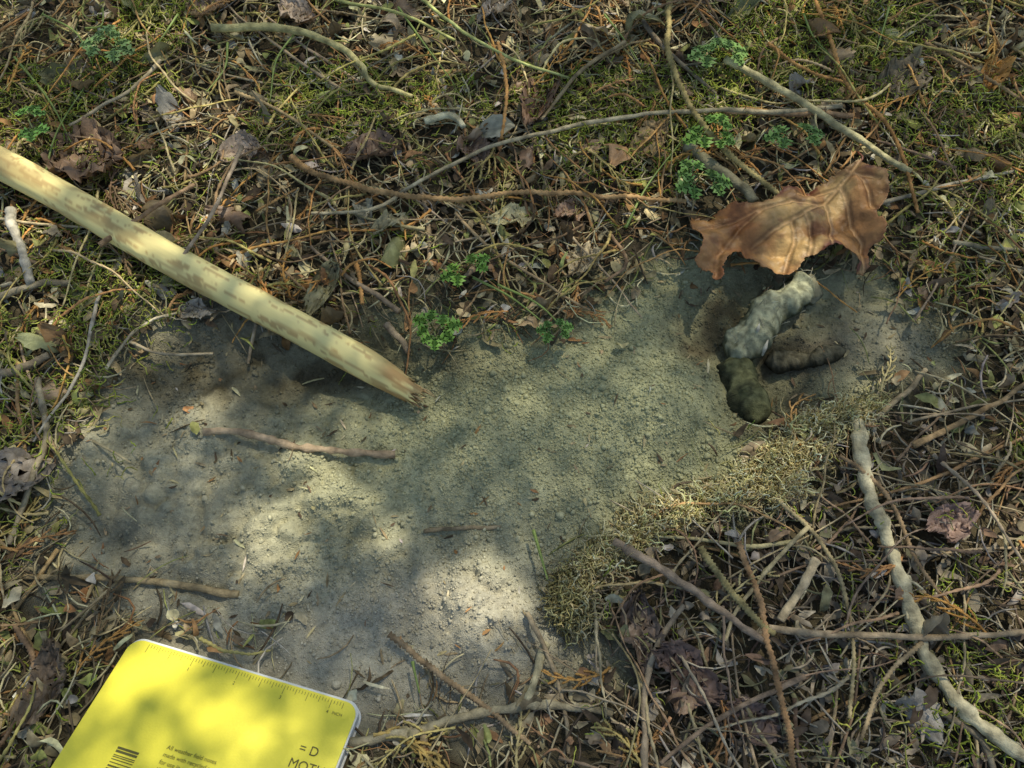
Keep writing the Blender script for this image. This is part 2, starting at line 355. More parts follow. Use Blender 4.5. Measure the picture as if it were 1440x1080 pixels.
# moss
def strands(mb,x,y,Lr,col,rad,lift,up=.5,curly=1.,K=7):
    n=len(x);yaw=rng.uniform(0,6.28,n);Ln=rng.uniform(*Lr,n)
    a=yaw[:,None]+np.cumsum(rng.normal(0,.5*curly,(n,K)),1)
    e=rng.uniform(0,up,n)[:,None]+np.cumsum(rng.normal(-.1,.3*curly,(n,K)),1)
    st=(Ln/K)[:,None]
    PX=x[:,None]+np.cumsum(np.cos(a)*np.cos(e)*st,1);PY=y[:,None]+np.cumsum(np.sin(a)*np.cos(e)*st,1)
    PZ_=np.cumsum(np.sin(e)*st,1);PZ_=np.maximum(PZ_,-.001)+Hs(PX,PY)+lift[:,None]
    ok=~in_nb(PX,PY,.002).any(1)
    R=rad*rng.uniform(.6,1.4,n)[:,None]*np.where(np.arange(K)%2==0,1.3,.7)[None]
    R=R*np.linspace(1.1,.5,K)[None]
    tubes(mb,np.stack([PX,PY,PZ_],-1)[ok],R[ok],3,col[ok])
def mossdens(x,y):
    f=ss((fbm(x*15,y*15,101,3)-.46)/.10)
    w=.08+1.0*ss((y-.32)/.10)+.6*gauss(x,y,60,500,.09,.1)+.8*gauss(x,y,1420,640,.05)+.9*gauss(x,y,1400,980,.05)+.9*gauss(x,y,150,480,.05)+.6*gauss(x,y,1390,330,.06)+.9*gauss(x,y,540,60,.07,.05)+.9*gauss(x,y,880,180,.06,.05)
    return np.clip(f*w*litdens(x,y),0,1)
mb=MB();n=36000;x,y=scatter(n,mossdens)
strands(mb,x,y,(.005,.016),pal(n,[(.38,.44,.06),(.50,.51,.10),(.24,.32,.045),(.54,.50,.17)],[4,3.5,3,1.5]),.0004,rng.uniform(.003,.012,n))
mb.build("moss",M_moss)
# pale dry moss ridge
rid=[(805,880,10),(798,845,20),(826,812,24),(868,778,20),(905,742,30),(960,728,30),(1010,718,24),(1050,682,28),(1085,650,24),(1115,615,24),(1160,600,22),(1200,590,12),(1105,690,26),(1080,716,18)]
mb=MB();xs=[];ys=[];hs=[];ce=rng.normal(0,1,(160,2))
for a in range(13500):
    k=rng.integers(0,len(rid)-3) if rng.uniform()<.86 else rng.integers(len(rid)-3,len(rid)-1)
    t=round(rng.uniform()*5)/5+rng.normal(0,.09);p=np.array(rid[k])*(1-t)+np.array(rid[k+1])*t
    r=abs(rng.normal(0,.55));an=rng.uniform(0,6.28)
    w_=rng.integers(0,4)+k*4+round(t*5)*40
    g=g0(p[0]+np.cos(an)*r*p[2]+ce[w_%160,0]*8,p[1]+np.sin(an)*r*p[2]*.8+ce[w_%160,1]*6)
    xs.append(g[0]);ys.append(g[1]);hs.append(max(0,1-r)*.013*rng.uniform(.1,1))
x=np.array(xs);y=np.array(ys);hs=np.array(hs)
ok=fbm(x*90,y*90,404,3)>.42;x,y,hs=x[ok],y[ok],hs[ok];n=len(x)
c=pal(n,[(.88,.75,.36),(.76,.64,.30),(.58,.49,.20),(.88,.80,.50)],[4,3,1.2,2.5])
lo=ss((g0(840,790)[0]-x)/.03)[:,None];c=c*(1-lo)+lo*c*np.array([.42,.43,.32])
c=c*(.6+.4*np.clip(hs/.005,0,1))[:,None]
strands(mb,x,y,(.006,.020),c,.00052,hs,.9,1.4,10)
mb.build("dry_moss",M_moss)
# ------------------------------------------------------------------ soil crumbs
def ico(sub):
    import bmesh
    bm=bmesh.new();bmesh.ops.create_icosphere(bm,subdivisions=sub,radius=1)
    v=np.array([q.co[:] for q in bm.verts]);f=np.array([[w.index for w in q.verts] for q in bm.faces]);bm.free();return v,f
mb=MB()
def crumbs(n,rlo,rhi,sub,dens,pw=2.5,emb=.25,rough=.28):
    v,f=ico(sub);x,y=scatter(n,dens)
    r=rlo+(rhi-rlo)*rng.uniform(0,1,n)**pw
    P=v[None]*(1+rough*rng.uniform(-1,1,(n,len(v),1)))
    P=P*rng.uniform(.7,1.2,(n,1,3))*r[:,None,None]
    P=np.einsum('nij,nvj->nvi',rotm(*rng.uniform(0,6.28,(3,n))),P)
    P+=np.stack([x,y,H(x,y)+r*emb],-1)[:,None]
    F=(f[None]+np.arange(n)[:,None,None]*len(v)).reshape(-1,3)
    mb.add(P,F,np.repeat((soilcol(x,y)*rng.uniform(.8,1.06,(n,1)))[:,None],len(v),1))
def cd(x,y):
    return (Ms(x,y)>-.014)*np.clip(.14+.95*gauss(x,y,800,600,.10,.055)+.5*gauss(x,y,640,540,.03)+.3*gauss(x,y,560,830,.08,.04)+.45*gauss(x,y,920,420,.03)+.35*(fbm(x*30,y*30,77,3)>.55),0,1)
crumbs(26000,.0004,.0010,1,cd);crumbs(2600,.0009,.0016,1,cd,1.8);crumbs(130,.0013,.0028,1,lambda x,y:cd(x,y)*(.4+gauss(x,y,700,500,.1,.03)),2)
mb.build("soil_crumbs",M_soil,False)
# ------------------------------------------------------------------ named twigs
def cr(pts,n):
    pts=np.asarray(pts,float);p=np.vstack([2*pts[0]-pts[1],pts,2*pts[-1]-pts[-2]]);m=len(pts)-1
    u=np.linspace(0,m-1e-6,n);i=u.astype(int);t=(u-i)[:,None]
    a,b,c,d=p[i],p[i+1],p[i+2],p[i+3]
    return .5*((2*b)+(-a+c)*t+(2*a-5*b+4*c-d)*t**2+(-a+3*b-3*c+d)*t**3)
def twig(name,px,r0,r1,col,lift=.006,rough=.1,braid=False,knots=0,mat=None,sides=10,stubs=0,dirt=False):
    r0*=.8;r1*=.8
    px=np.array(px,float);n=max(30,int(np.abs(np.diff(px,axis=0)).sum()/ (4 if braid else 6)))
    q=cr(px,n);g=G(q[:,0],q[:,1],lift+r0)
    h=(H(g[:,0],g[:,1]) if dirt else Hs(g[:,0],g[:,1]))
    k=9;hp=np.pad(h,k,mode='edge');hm=np.array([hp[i:i+2*k+1].max() for i in range(n)])
    hp=np.pad(hm,k,mode='edge');hm=np.convolve(hp,np.ones(2*k+1)/(2*k+1),'same')[k:-k]
    z=hm+lift+r0*(.5 if dirt else 1)
    P=np.stack([g[:,0],g[:,1],z],-1)
    s=np.cumsum(np.r_[0,np.linalg.norm(np.diff(P,axis=0),axis=1)])
    sd=rng.integers(0,999)
    P[:,0]+=(fbm(s*60,s*0,sd,3)-.5)*r0*1.6;P[:,1]+=(fbm(s*60,s*0+5,sd,3)-.5)*r0*1.6
    R=np.linspace(r0,r1,n)*(1+rough*2*(fbm(s*220,s*0,sd+3,3)-.5)*2)
    if braid: R=R*np.where(np.arange(n)%2==0,1.25,.75)
    for i in range(knots):
        c=rng.uniform(0,s[-1]);R=R*(1+.22*np.exp(-((s-c)/(r0*.8))**2))
    mb=MB();cc=np.array(col)*(.5+.95*fbm(s*120,s*0,sd+7,4))[:,None]
    tubes(mb,P[None],R[None],sides,cc[None])
    for i in range(stubs):
        j=rng.integers(3,n-3);T=P[j+1]-P[j-1];a=math.atan2(T[1],T[0])+rng.choice([-1,1])*rng.uniform(.5,1.1)
        l=rng.uniform(.006,.02);t=np.linspace(0,1,8)[:,None]
        B=P[j]+t*l*np.array([math.cos(a),math.sin(a),rng.uniform(-.05,.25)])+rng.normal(0,.0004,(8,3))
        tubes(mb,B[None],(r1*.5*np.linspace(1,.4,8))[None],6,cc[j:j+1])
    return mb.build(name,mat or M_twig)
GR=(.37,.31,.20);TN=(.44,.33,.18);BR=(.30,.19,.10);OR=(.54,.28,.09);PL=(.50,.46,.31);OL=(.52,.45,.19)
TW=[
([(1208,590),(1213,640),(1224,700),(1246,770),(1270,840),(1300,910),(1330,968),(1370,1010),(1440,1062),(1490,1090)],.0052,.0038,(.60,.52,.31),.006,dict(knots=9,stubs=3,sides=14,rough=.18)),
([(1300,520),(1270,556),(1232,588),(1215,600)],.0019,.0024,TN,.006,{}),
([(300,38),(400,42),(470,62),(506,92),(522,118),(582,136)],.0038,.0018,OL,.011,{}),
([(1185,150),(1080,158),(1000,155),(850,170),(700,206),(600,250),(530,292),(440,300)],.0022,.0013,(.46,.38,.22),.012,dict(stubs=4)),
([(408,222),(450,246),(540,270),(640,281),(740,270),(860,276),(965,282)],.0026,.0018,(.48,.29,.12),.012,dict(braid=True,stubs=3)),
([(945,-10),(938,60),(960,130),(1000,190),(1050,240),(1098,276)],.0026,.0022,(.44,.34,.13),.012,dict(braid=True)),
([(1020,82),(1080,120),(1150,160),(1220,208),(1282,246)],.0034,.0026,(.46,.40,.20),.011,dict(knots=3,stubs=2)),
([(1140,-10),(1165,50),(1190,120),(1242,170),(1268,220),(1290,300)],.0019,.0014,OR,.012,dict(braid=True)),
([(1015,155),(1100,158),(1198,162)],.0030,.0022,(.42,.26,.13),.010,{}),
([(968,203),(1010,240),(1060,284)],.0050,.0042,(.32,.28,.16),.005,dict(knots=2)),
([(290,607),(350,612),(400,628),(430,634),(500,640),(556,640)],.0032,.0026,(.40,.29,.17),-.001,dict(dirt=True,knots=3,rough=.25)),
([(30,812),(160,815),(260,824),(336,836)],.0020,.0027,(.40,.30,.15),.000,dict(dirt=True,stubs=2)),
([(55,535),(66,580),(60,640),(40,700),(12,765)],.0026,.0018,(.36,.29,.17),.006,dict(stubs=3)),
([(340,205),(310,280),(280,330),(252,368)],.0017,.0013,(.34,.26,.17),.022,{}),
([(140,345),(200,305),(275,258)],.0022,.0018,BR,.022,{}),
([(12,296),(30,350),(46,396)],.0040,.0030,(.62,.56,.42),.008,dict(rough=.2)),
([(-10,418),(50,402),(100,398)],.0032,.0024,(.36,.29,.17),.006,{}),
([(-10,528),(30,520),(74,498)],.0040,.0028,(.36,.28,.17),.006,{}),
([(550,890),(620,950),(690,1000),(745,1045)],.0022,.0015,(.34,.24,.13),.006,dict(braid=True)),
([(490,1045),(600,1025),(700,1000),(790,993),(862,1005)],.0034,.0024,(.38,.32,.19),.003,dict(knots=4,stubs=2,rough=.15)),
([(742,860),(770,920),(795,1000),(800,1060)],.0017,.0013,(.34,.26,.15),.004,dict(stubs=2)),
([(770,900),(755,940),(738,990)],.0034,.0026,(.46,.40,.23),.003,{}),
([(862,762),(930,802),(1000,850),(1082,905)],.0032,.0024,(.32,.24,.16),.010,dict(knots=2)),
([(1080,885),(1200,892),(1330,896),(1450,890)],.0024,.0017,(.36,.27,.16),.012,dict(knots=3,stubs=3)),
([(1040,762),(1068,850),(1090,950),(1110,1030),(1115,1095)],.0022,.0019,(.44,.26,.12),.012,dict(braid=True)),
([(985,770),(1030,838),(1090,892)],.0026,.002,(.36,.30,.13),.012,dict(braid=True)),
([(905,1090),(908,980),(930,900),(960,850)],.0024,.0016,(.32,.25,.16),.010,{}),
([(1090,700),(1160,770),(1198,880),(1196,1010)],.0015,.0012,(.38,.30,.15),.012,dict(braid=True)),
([(1282,628),(1360,590),(1450,538)],.0024,.0016,(.40,.26,.12),.008,{}),
([(1180,640),(1250,700),(1290,790),(1340,860)],.0016,.0012,(.34,.23,.12),.012,dict(braid=True)),
([(1150,790),(1120,830),(1096,872)],.0032,.0026,(.44,.35,.21),.010,{}),
([(1135,740),(1090,790),(1040,850),(1020,900)],.0015,.0012,(.42,.34,.18),.012,{}),
([(598,748),(650,742),(704,741)],.0018,.0013,(.30,.23,.13),-.001,dict(dirt=True)),
([(598,168),(635,161),(655,182)],.0034,.0026,(.50,.46,.28),.010,{}),
([(1236,288),(1330,262),(1430,240)],.0019,.0013,(.42,.36,.24),.008,{}),
([(360,455),(357,490),(352,515)],.0014,.0012,(.46,.36,.22),.004,{}),
([(700,60),(712,120),(706,200)],.0017,.0013,OR,.012,dict(braid=True)),
([(860,330),(880,370),(850,400)],.0016,.0012,BR,.008,{}),
([(225,85),(180,130),(100,180)],.0018,.0012,(.40,.33,.20),.012,{}),
([(1080,60),(1130,100),(1200,120)],.0016,.0012,OR,.012,dict(braid=True)),
([(20,880),(50,930),(30,1000),(0,1050)],.0018,.0014,BR,.008,dict(braid=True)),
([(1130,950),(1060,985),(980,1030),(930,1075)],.0018,.0012,(.30,.21,.13),.012,dict(stubs=2)),
([(640,300),(690,350),(760,395),(830,440)],.0014,.001,(.40,.28,.14),.008,{}),
([(500,370),(512,430)],.0020,.0015,OR,.006,dict(braid=True)),
([(545,455),(575,495)],.0032,.0026,(.34,.26,.16),.003,{}),
([(1340,340),(1400,350),(1450,352)],.002,.0015,(.38,.32,.19),.008,{}),
([(1320,1000),(1380,1040),(1400,1090)],.0026,.002,(.36,.29,.18),.006,{}),
([(470,0),(560,20),(640,60)],.0015,.0012,(.42,.42,.14),.012,{}),
([(590,-5),(640,40),(720,85),(800,110)],.0016,.0012,(.44,.46,.16),.012,{}),
([(1300,60),(1370,100),(1450,150)],.0018,.0014,(.40,.26,.12),.010,dict(braid=True)),
([(880,60),(820,100),(760,170)],.0020,.0014,(.36,.27,.14),.012,{}),
([(330,130),(400,160),(470,210)],.0016,.0012,(.42,.3,.14),.012,dict(braid=True)),
([(1300,900),(1240,960),(1210,1040)],.0016,.0012,(.38,.28,.15),.012,dict(braid=True)),
([(180,480),(230,500),(300,498)],.0014,.0010,(.50,.40,.24),.004,{}),
([(150,520),(190,470),(250,440)],.0014,.0010,(.54,.46,.30),.006,dict(stubs=2)),
]
for t in TW: twig("twig",t[0],t[1],t[2],t[3],t[4],**t[5])
# ------------------------------------------------------------------ peeled stick
Hz=lambda p:float(Hs(p[0],p[1]))
pa=G(-110,176,.022);pb=G(600,566,.0115)
RS=.0102
tt=np.linspace(0,1,60)[:,None];ln=pa*(1-tt)+pb*tt
need=(Hs(ln[:,0],ln[:,1])+RS*.8-ln[:,2]);pa[2]+=max(0,need[:30].max());
Ls=float(np.linalg.norm(pb-pa));K=260;S=40
s=np.linspace(0,Ls,K);an=np.arange(S)/S*2*np.pi
A_,S_=np.meshgrid(an,s)
rr=RS*(1.04-.10*S_/Ls)*(1+.05*(fbm(S_*30,np.cos(A_)*1.2+3,5,3)-.5)*2+.04*(vn(S_*90,np.sin(A_)*2+6,8)-.5))
for c,a0,k in [(.09,1.2,.16),(.19,2.4,.2),(.27,1.0,.14),(.33,2.0,.15)]:
    rr=rr*(1+k*np.exp(-((S_-c)/.006)**2-(((A_-a0+np.pi)%(2*np.pi)-np.pi)/.5)**2))
endL=Ls-.001-.034*ss((np.cos(A_-5.2)+1)/2)*1.0-.012*vn(A_*7,S_*0,3)*(h2(np.round(A_*9).astype(int),np.zeros(A_.shape,int),4)>.35)
X=np.minimum(S_,endL);cut=np.clip((S_-endL)/.03,0,1)
bow=.003*np.sin(np.pi*S_/Ls)+.0015*np.sin(S_*22)
rr=rr*(1-.25*ss((S_-(Ls-.05))/.05))*(1-cut*.93)
V=np.stack([X-cut*.010,np.cos(A_)*rr+bow,np.sin(A_)*rr],-1)
c0=np.array([.84,.70,.28]);c1=np.array([.44,.27,.10])
pt=fbm(S_*22,np.cos(A_)*1.3+np.sin(A_)*.8+4,55,4)
w=ss((pt-.56)/.08)[...,None]*.5
ed=np.clip((fbm(S_*300,np.cos(A_)*9+5,67,2)-.5)*.5,-.1,.1)
w=np.maximum(w,ss((fbm(S_*60,np.cos(A_)*4+np.sin(A_)*3+9,66,4)+ed-.60)/.04)[...,None]*.75)
w=np.maximum(w,ss((S_-(Ls-.045))/.02)[...,None]*ss((fbm(S_*40,np.cos(A_)*3+5,12,3)-.35)/.2)[...,None]);w=np.maximum(w,(cut>0)[...,None]*.9)
C=c0*(1-w)+c1*w
mb=MB();k=np.arange(K-1)[:,None]*S;j=np.arange(S)[None];F=np.stack([k+j,k+(j+1)%S,k+S+(j+1)%S,k+S+j],-1).reshape(-1,4)
mb.add(V,F,C.reshape(-1,3))
mb.add([[0,0,0]]+[list(q) for q in V[0]],[[0,1+(q+1)%S,1+q] for q in range(S)],c1)
for i in range(18):
    a=rng.uniform(0,6.28);r=RS*rng.uniform(.3,.7);l0=Ls-rng.uniform(.02,.032);l1=Ls+rng.uniform(-.012,.005);t=np.linspace(0,1,6)
    P=np.stack([l0+(l1-l0)*t,np.cos(a)*r*(1-.1*t)+rng.normal(0,.0003,6),np.sin(a)*r*(1-.1*t)+rng.normal(0,.0003,6)],-1)
    tubes(mb,P[None],(rng.uniform(.0006,.0014)*np.array([1,1,.9,.7,.5,.15]))[None],4,pal(1,[(.5,.36,.16),(.3,.17,.07)],[1,1])[0])
st=mb.build("wooden_stick",M_stick)
ex=Vector(pb-pa).normalized();ey=Vector((0,0,1)).cross(ex).normalized();ez=ex.cross(ey)
M=Matrix.Identity(4)
for r in range(3): M[r][0]=ex[r];M[r][1]=ey[r];M[r][2]=ez[r];M[r][3]=pa[r]
st.matrix_world=M
# ------------------------------------------------------------------ outlined leaf
def seg_d(x,y,pts):
    b=np.full(x.shape,1e9)
    for i in range(len(pts)-1):
        ax,ay=pts[i];bx,by=pts[i+1];ex,ey=bx-ax,by-ay
        t=np.clip(((x-ax)*ex+(y-ay)*ey)/(ex*ex+ey*ey+1e-18),0,1);b=np.minimum(b,np.hypot(x-ax-t*ex,y-ay-t*ey))
    return b
def sheet(poly,step):
    poly=np.array(poly);x0,y0=poly.min(0)-step*2;x1,y1=poly.max(0)+step*2
    X,Y=np.meshgrid(np.arange(x0,x1,step),np.arange(y0,y1,step))
    d,nx,ny=poly_sdf(X,Y,poly,True);ok=d>-step*.75
    sn=(d<0)&ok;X=np.where(sn,nx,X);Y=np.where(sn,ny,Y)
    c=ok[:-1,:-1]&ok[1:,:-1]&ok[:-1,1:]&ok[1:,1:];w=X.shape[1];I=np.argwhere(c)
    F=np.stack([I[:,0]*w+I[:,1],I[:,0]*w+I[:,1]+1,(I[:,0]+1)*w+I[:,1]+1,(I[:,0]+1)*w+I[:,1]],-1)
    u,inv=np.unique(F,return_inverse=True);F=inv.reshape(-1,4)
    return X.ravel()[u],Y.ravel()[u],F,np.maximum(d.ravel()[u],0)
op=[(1207,228),(1212,243),(1222,248),(1236,252),(1240,275),(1238,292),(1226,308),(1240,322),(1238,338),(1223,350),(1222,370),(1212,390),(1200,387),(1203,370),(1190,357),(1172,350),(1150,362),(1130,368),(1118,382),(1103,386),(1085,380),(1066,370),(1050,360),(1046,350),(1034,352),(1022,366),(1012,384),(1010,402),(1000,402),(995,388),(984,378),(976,368),(986,350),(984,335),(976,320),(974,300),(985,292),(994,284),(1003,290),(1025,286),(1050,288),(1075,286),(1092,278),(1100,268),(1120,266),(1140,261),(1160,255),(1175,244),(1190,238)]
op=cr(op+[op[0]],340)[:-1];op=op+rng.normal(0,1.0,op.shape)
OZ=.028
po=PZ(op[:,0],op[:,1],OZ)[:,:2]
X,Y,F,sd=sheet(po,.0008)
vp=lambda l:[tuple(PZ(a,b,OZ)[:2]) for a,b in l]
mid=vp([(1207,228),(1190,255),(1160,285),(1110,315),(1060,345)])
veins=[mid]+[vp(v) for v in [[(1195,245),(1215,275),(1225,300)],[(1180,265),(1200,310),(1215,340),(1212,385)],[(1160,285),(1170,320),(1165,350)],[(1150,290),(1110,290),(1070,300),(1020,310),(985,320)],[(1110,315),(1115,345),(1105,380)],[(1175,268),(1150,268),(1120,275)],[(1070,300),(1040,320),(1010,360),(1003,398)],[(1020,310),(1000,300),(985,295)],[(1190,250),(1228,262)],[(1130,305),(1140,335),(1135,362)]]]
vd=np.min([seg_d(X,Y,v) for v in veins],0);md=seg_d(X,Y,mid)
c1=g0(1150,310);u=(X-c1[0]);v=(Y-c1[1])
wx=.010*(fbm(X*40,Y*40,61,3)-.5)
q1=np.abs(np.sin(((u+wx*2)*.85+v*.5)*50+.4));q2=np.abs(np.sin(((u*.35-v)+wx*2)*70+1.1))
z=OZ-.009+.010*q1+.005*q2+.004*(1-np.exp(-vd/.004))
z=z+.013*ss(1-sd/.008)*(vn(X*60,Y*60,91)-.4)
z=z+.006*(fbm(X*70,Y*70,14,3)-.5)+.0022*(fbm(X*240,Y*240,15,2)-.5)
low=ss((g0(1000,330)[0]+.02-X)/.05);z=z-.006*low
z=np.maximum(z,Hs(X,Y)+.0025)
base=np.array([.42,.205,.065]);dark=np.array([.17,.055,.022]);pale=np.array([.58,.36,.13])
k=ss((fbm(X*35,Y*35,24,4)-.45)/.15)[:,None];C=base*(1-k)+pale*k*.95
k=np.clip(ss(1-sd/.004)*.5+ss((fbm(X*60,Y*60,34,3)-.53)/.08)*.6,0,1)[:,None];C=C*(1-k)+dark*k
k=np.exp(-(vd/.0006)**2)[:,None];C=C*(1-.7*k)+np.array([.66,.40,.18])*.7*k
k=(np.exp(-((vd-.0016)/.0007)**2))[:,None];C=C*(1-.45*k)
lp=ss((g0(1070,320)[0]-X)/.02)[:,None];C=C*(1-.6*lp)+np.array([.34,.135,.04])*.6*lp
mb=MB();mb.add(np.stack([X,Y,z],-1),F,C)
pet=np.stack([PZ(1205,232,OZ),PZ(1213,222,OZ+.002),PZ(1206,214,OZ)]);tubes(mb,cr(pet,8)[None],.0008,6,dark)
ob=mb.build("maple_leaf",M_leaf)
so=ob.modifiers.new("t",'SOLIDIFY');so.thickness=.0003
# ------------------------------------------------------------------ hero dead leaves
def dleaf(px,py,L,W,ang,col,cup=.5,up=.006,tilt=.15,bend=1.):
    mb=MB();g=G(px,py,up)
    leaves(mb,np.array([g[0]]),np.array([g[1]]),np.array([g[2]-.001]),np.array([L]),np.array([W]),np.array([col])*1.25,30,15,bend*.7,tilt,.05,yaw=np.array([math.radians(ang)]),cup=cup,vein=.3)
    v=mb.V[0];w_=.0045*(fbm(v[:,0]*130,v[:,1]*130,7,2)-.5)*2
    v=v+np.stack([.8*w_,.8*w_,w_],-1);mb.V[0]=v
    mb.C[0]=mb.C[0]*(.6+.8*fbm(v[:,0]*200,v[:,1]*200,17,3))[:,None]
    mb.build("dead_leaf",M_leaf)
for q in [(725,308,.034,.017,10,(.54,.47,.24),.6),(822,372,.022,.024,60,(.50,.40,.23),.8),(757,150,.05,.024,70,(.24,.14,.075),1.3),(130,228,.06,.045,-20,(.22,.14,.08),.8),(458,408,.040,.016,70,(.22,.20,.10),1.2),(1392,108,.032,.018,60,(.50,.25,.06),1.5),(295,14,.030,.022,20,(.50,.34,.20),1.6),(912,205,.036,.02,50,(.34,.23,.10),1),(555,322,.032,.012,20,(.42,.36,.19),1.2),(510,300,.030,.014,-60,(.29,.27,.18),1),(275,440,.024,.015,0,(.42,.36,.26),.7),(805,300,.026,.018,30,(.46,.30,.18),.9),(340,215,.03,.02,30,(.46,.35,.24),1),(20,680,.045,.03,40,(.24,.20,.15),.7),(1360,120,.03,.014,-60,(.36,.28,.17),1),(525,215,.04,.022,20,(.20,.13,.08),1),(1265,120,.04,.03,20,(.17,.13,.07),.8),(1330,740,.03,.02,30,(.30,.2,.15),.8),(960,940,.04,.022,-40,(.18,.12,.09),.8),(1060,1010,.03,.02,-20,(.19,.13,.10),.8),(905,890,.04,.02,100,(.15,.11,.08),1),(75,960,.04,.02,80,(.18,.13,.08),.9),(665,215,.03,.02,120,(.2,.13,.08),.8),(700,20,.03,.02,20,(.46,.38,.28),1.2),(420,20,.03,.02,-20,(.4,.3,.2),1.2)]:
    dleaf(*q)
# ------------------------------------------------------------------ scat
mb=MB()
def lump(px,rad,lift,col0,col1,seed,thr=0.):
    px=np.array(px,float);q=cr(px,130);rd=cr(np.stack([rad,rad],-1),130)[:,0]
    lf=cr(np.stack([lift,lift],-1),130)[:,0]
    g=G(q[:,0],q[:,1],.008);zz=np.convolve(np.pad(Hs(g[:,0],g[:,1]),8,mode='edge'),np.ones(17)/17,'same')[8:-8]
    P=np.stack([g[:,0],g[:,1],zz+rd*.6+lf],-1)
    S=48;t=np.linspace(0,1,130);R=rd*np.minimum(1,np.sqrt(np.clip(np.minimum(t,1-t)*9,.02,1)))
    tubes(mb,P[None],R[None],S,np.array([1.,1,1]))
    V=mb.V[-1];cen=np.repeat(np.concatenate([P[:1],P,P[-1:]]),S,0);dr=nrm(V-cen)
    rr=np.repeat(np.r_[0,R,0],S);V0=V.copy()
    fb=lambda f,s:(fbm(V0[:,0]*f+V0[:,2]*f*.5,V0[:,1]*f-V0[:,2]*f*.6,s,3))-.5
    n1=fb(60,seed);n2=fb(170,seed+2);n3=fb(500,seed+4)
    k=np.minimum(rr/.006,1)
    V=V+dr*(n1*rr*1.1+k*n2*.0042+k*n3*.0008)[:,None]
    mb.V[-1]=V
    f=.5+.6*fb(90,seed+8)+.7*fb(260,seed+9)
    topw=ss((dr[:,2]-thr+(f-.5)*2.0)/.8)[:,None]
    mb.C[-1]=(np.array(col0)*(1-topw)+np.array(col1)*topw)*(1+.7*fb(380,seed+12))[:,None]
dk=(.10,.10,.052);pl=(.37,.365,.225);ol=(.15,.15,.07)
lump([(1128,400),(1112,420),(1085,440),(1062,462),(1045,488),(1030,514)],[.0090,.0124,.0128,.0114,.0122,.0094],[.004,.006,.006,.006,.004,.002],dk,pl,1,.0)
lump([(1032,500),(1040,530),(1052,560),(1066,592)],[.0098,.0116,.0116,.0080],[.001,0,0,-.001],(.055,.057,.032),ol,11,.15)
lump([(1078,505),(1108,504),(1140,500),(1168,494),(1196,485)],[.0062,.0072,.0050,.0062,.0036],[-.001,-.001,-.002,-.001,-.002],(.06,.055,.034),(.16,.14,.085),21,.3)
lump([(1108,412),(1130,406),(1148,424)],[.008,.009,.006],[.003,.002,.001],dk,(.26,.24,.15),31,.2)
n=150;V0=mb.V[0];ii=rng.integers(0,len(V0),n);bV=V0[ii]
K=5;t=np.linspace(0,1,K);a=rng.normal(.9,.7,n);l=rng.uniform(.003,.008,n)
P=bV[:,None]+np.stack([np.cos(a)[:,None]*l[:,None]*t,np.sin(a)[:,None]*l[:,None]*t,.001*np.sin(t*3)[None]*np.ones((n,1))],-1)
k=bV[:,2]>np.median(V0[:,2]);tubes(mb,P[k],.00015,3,pal(int(k.sum()),[(.48,.46,.32),(.2,.19,.12)],[2,1]))
for (a,b,c,d) in [(1080,478,1072,500),(1068,455,1064,470)]:
    p=np.stack([G(a,b,.026),G((a+c)/2,(b+d)/2,.027),G(c,d,.023)]);tubes(mb,p[None],np.array([[.0004,.0013,.0006]]),6,np.array([.5,.47,.36]))
mb.build("animal_scat",M_scat)
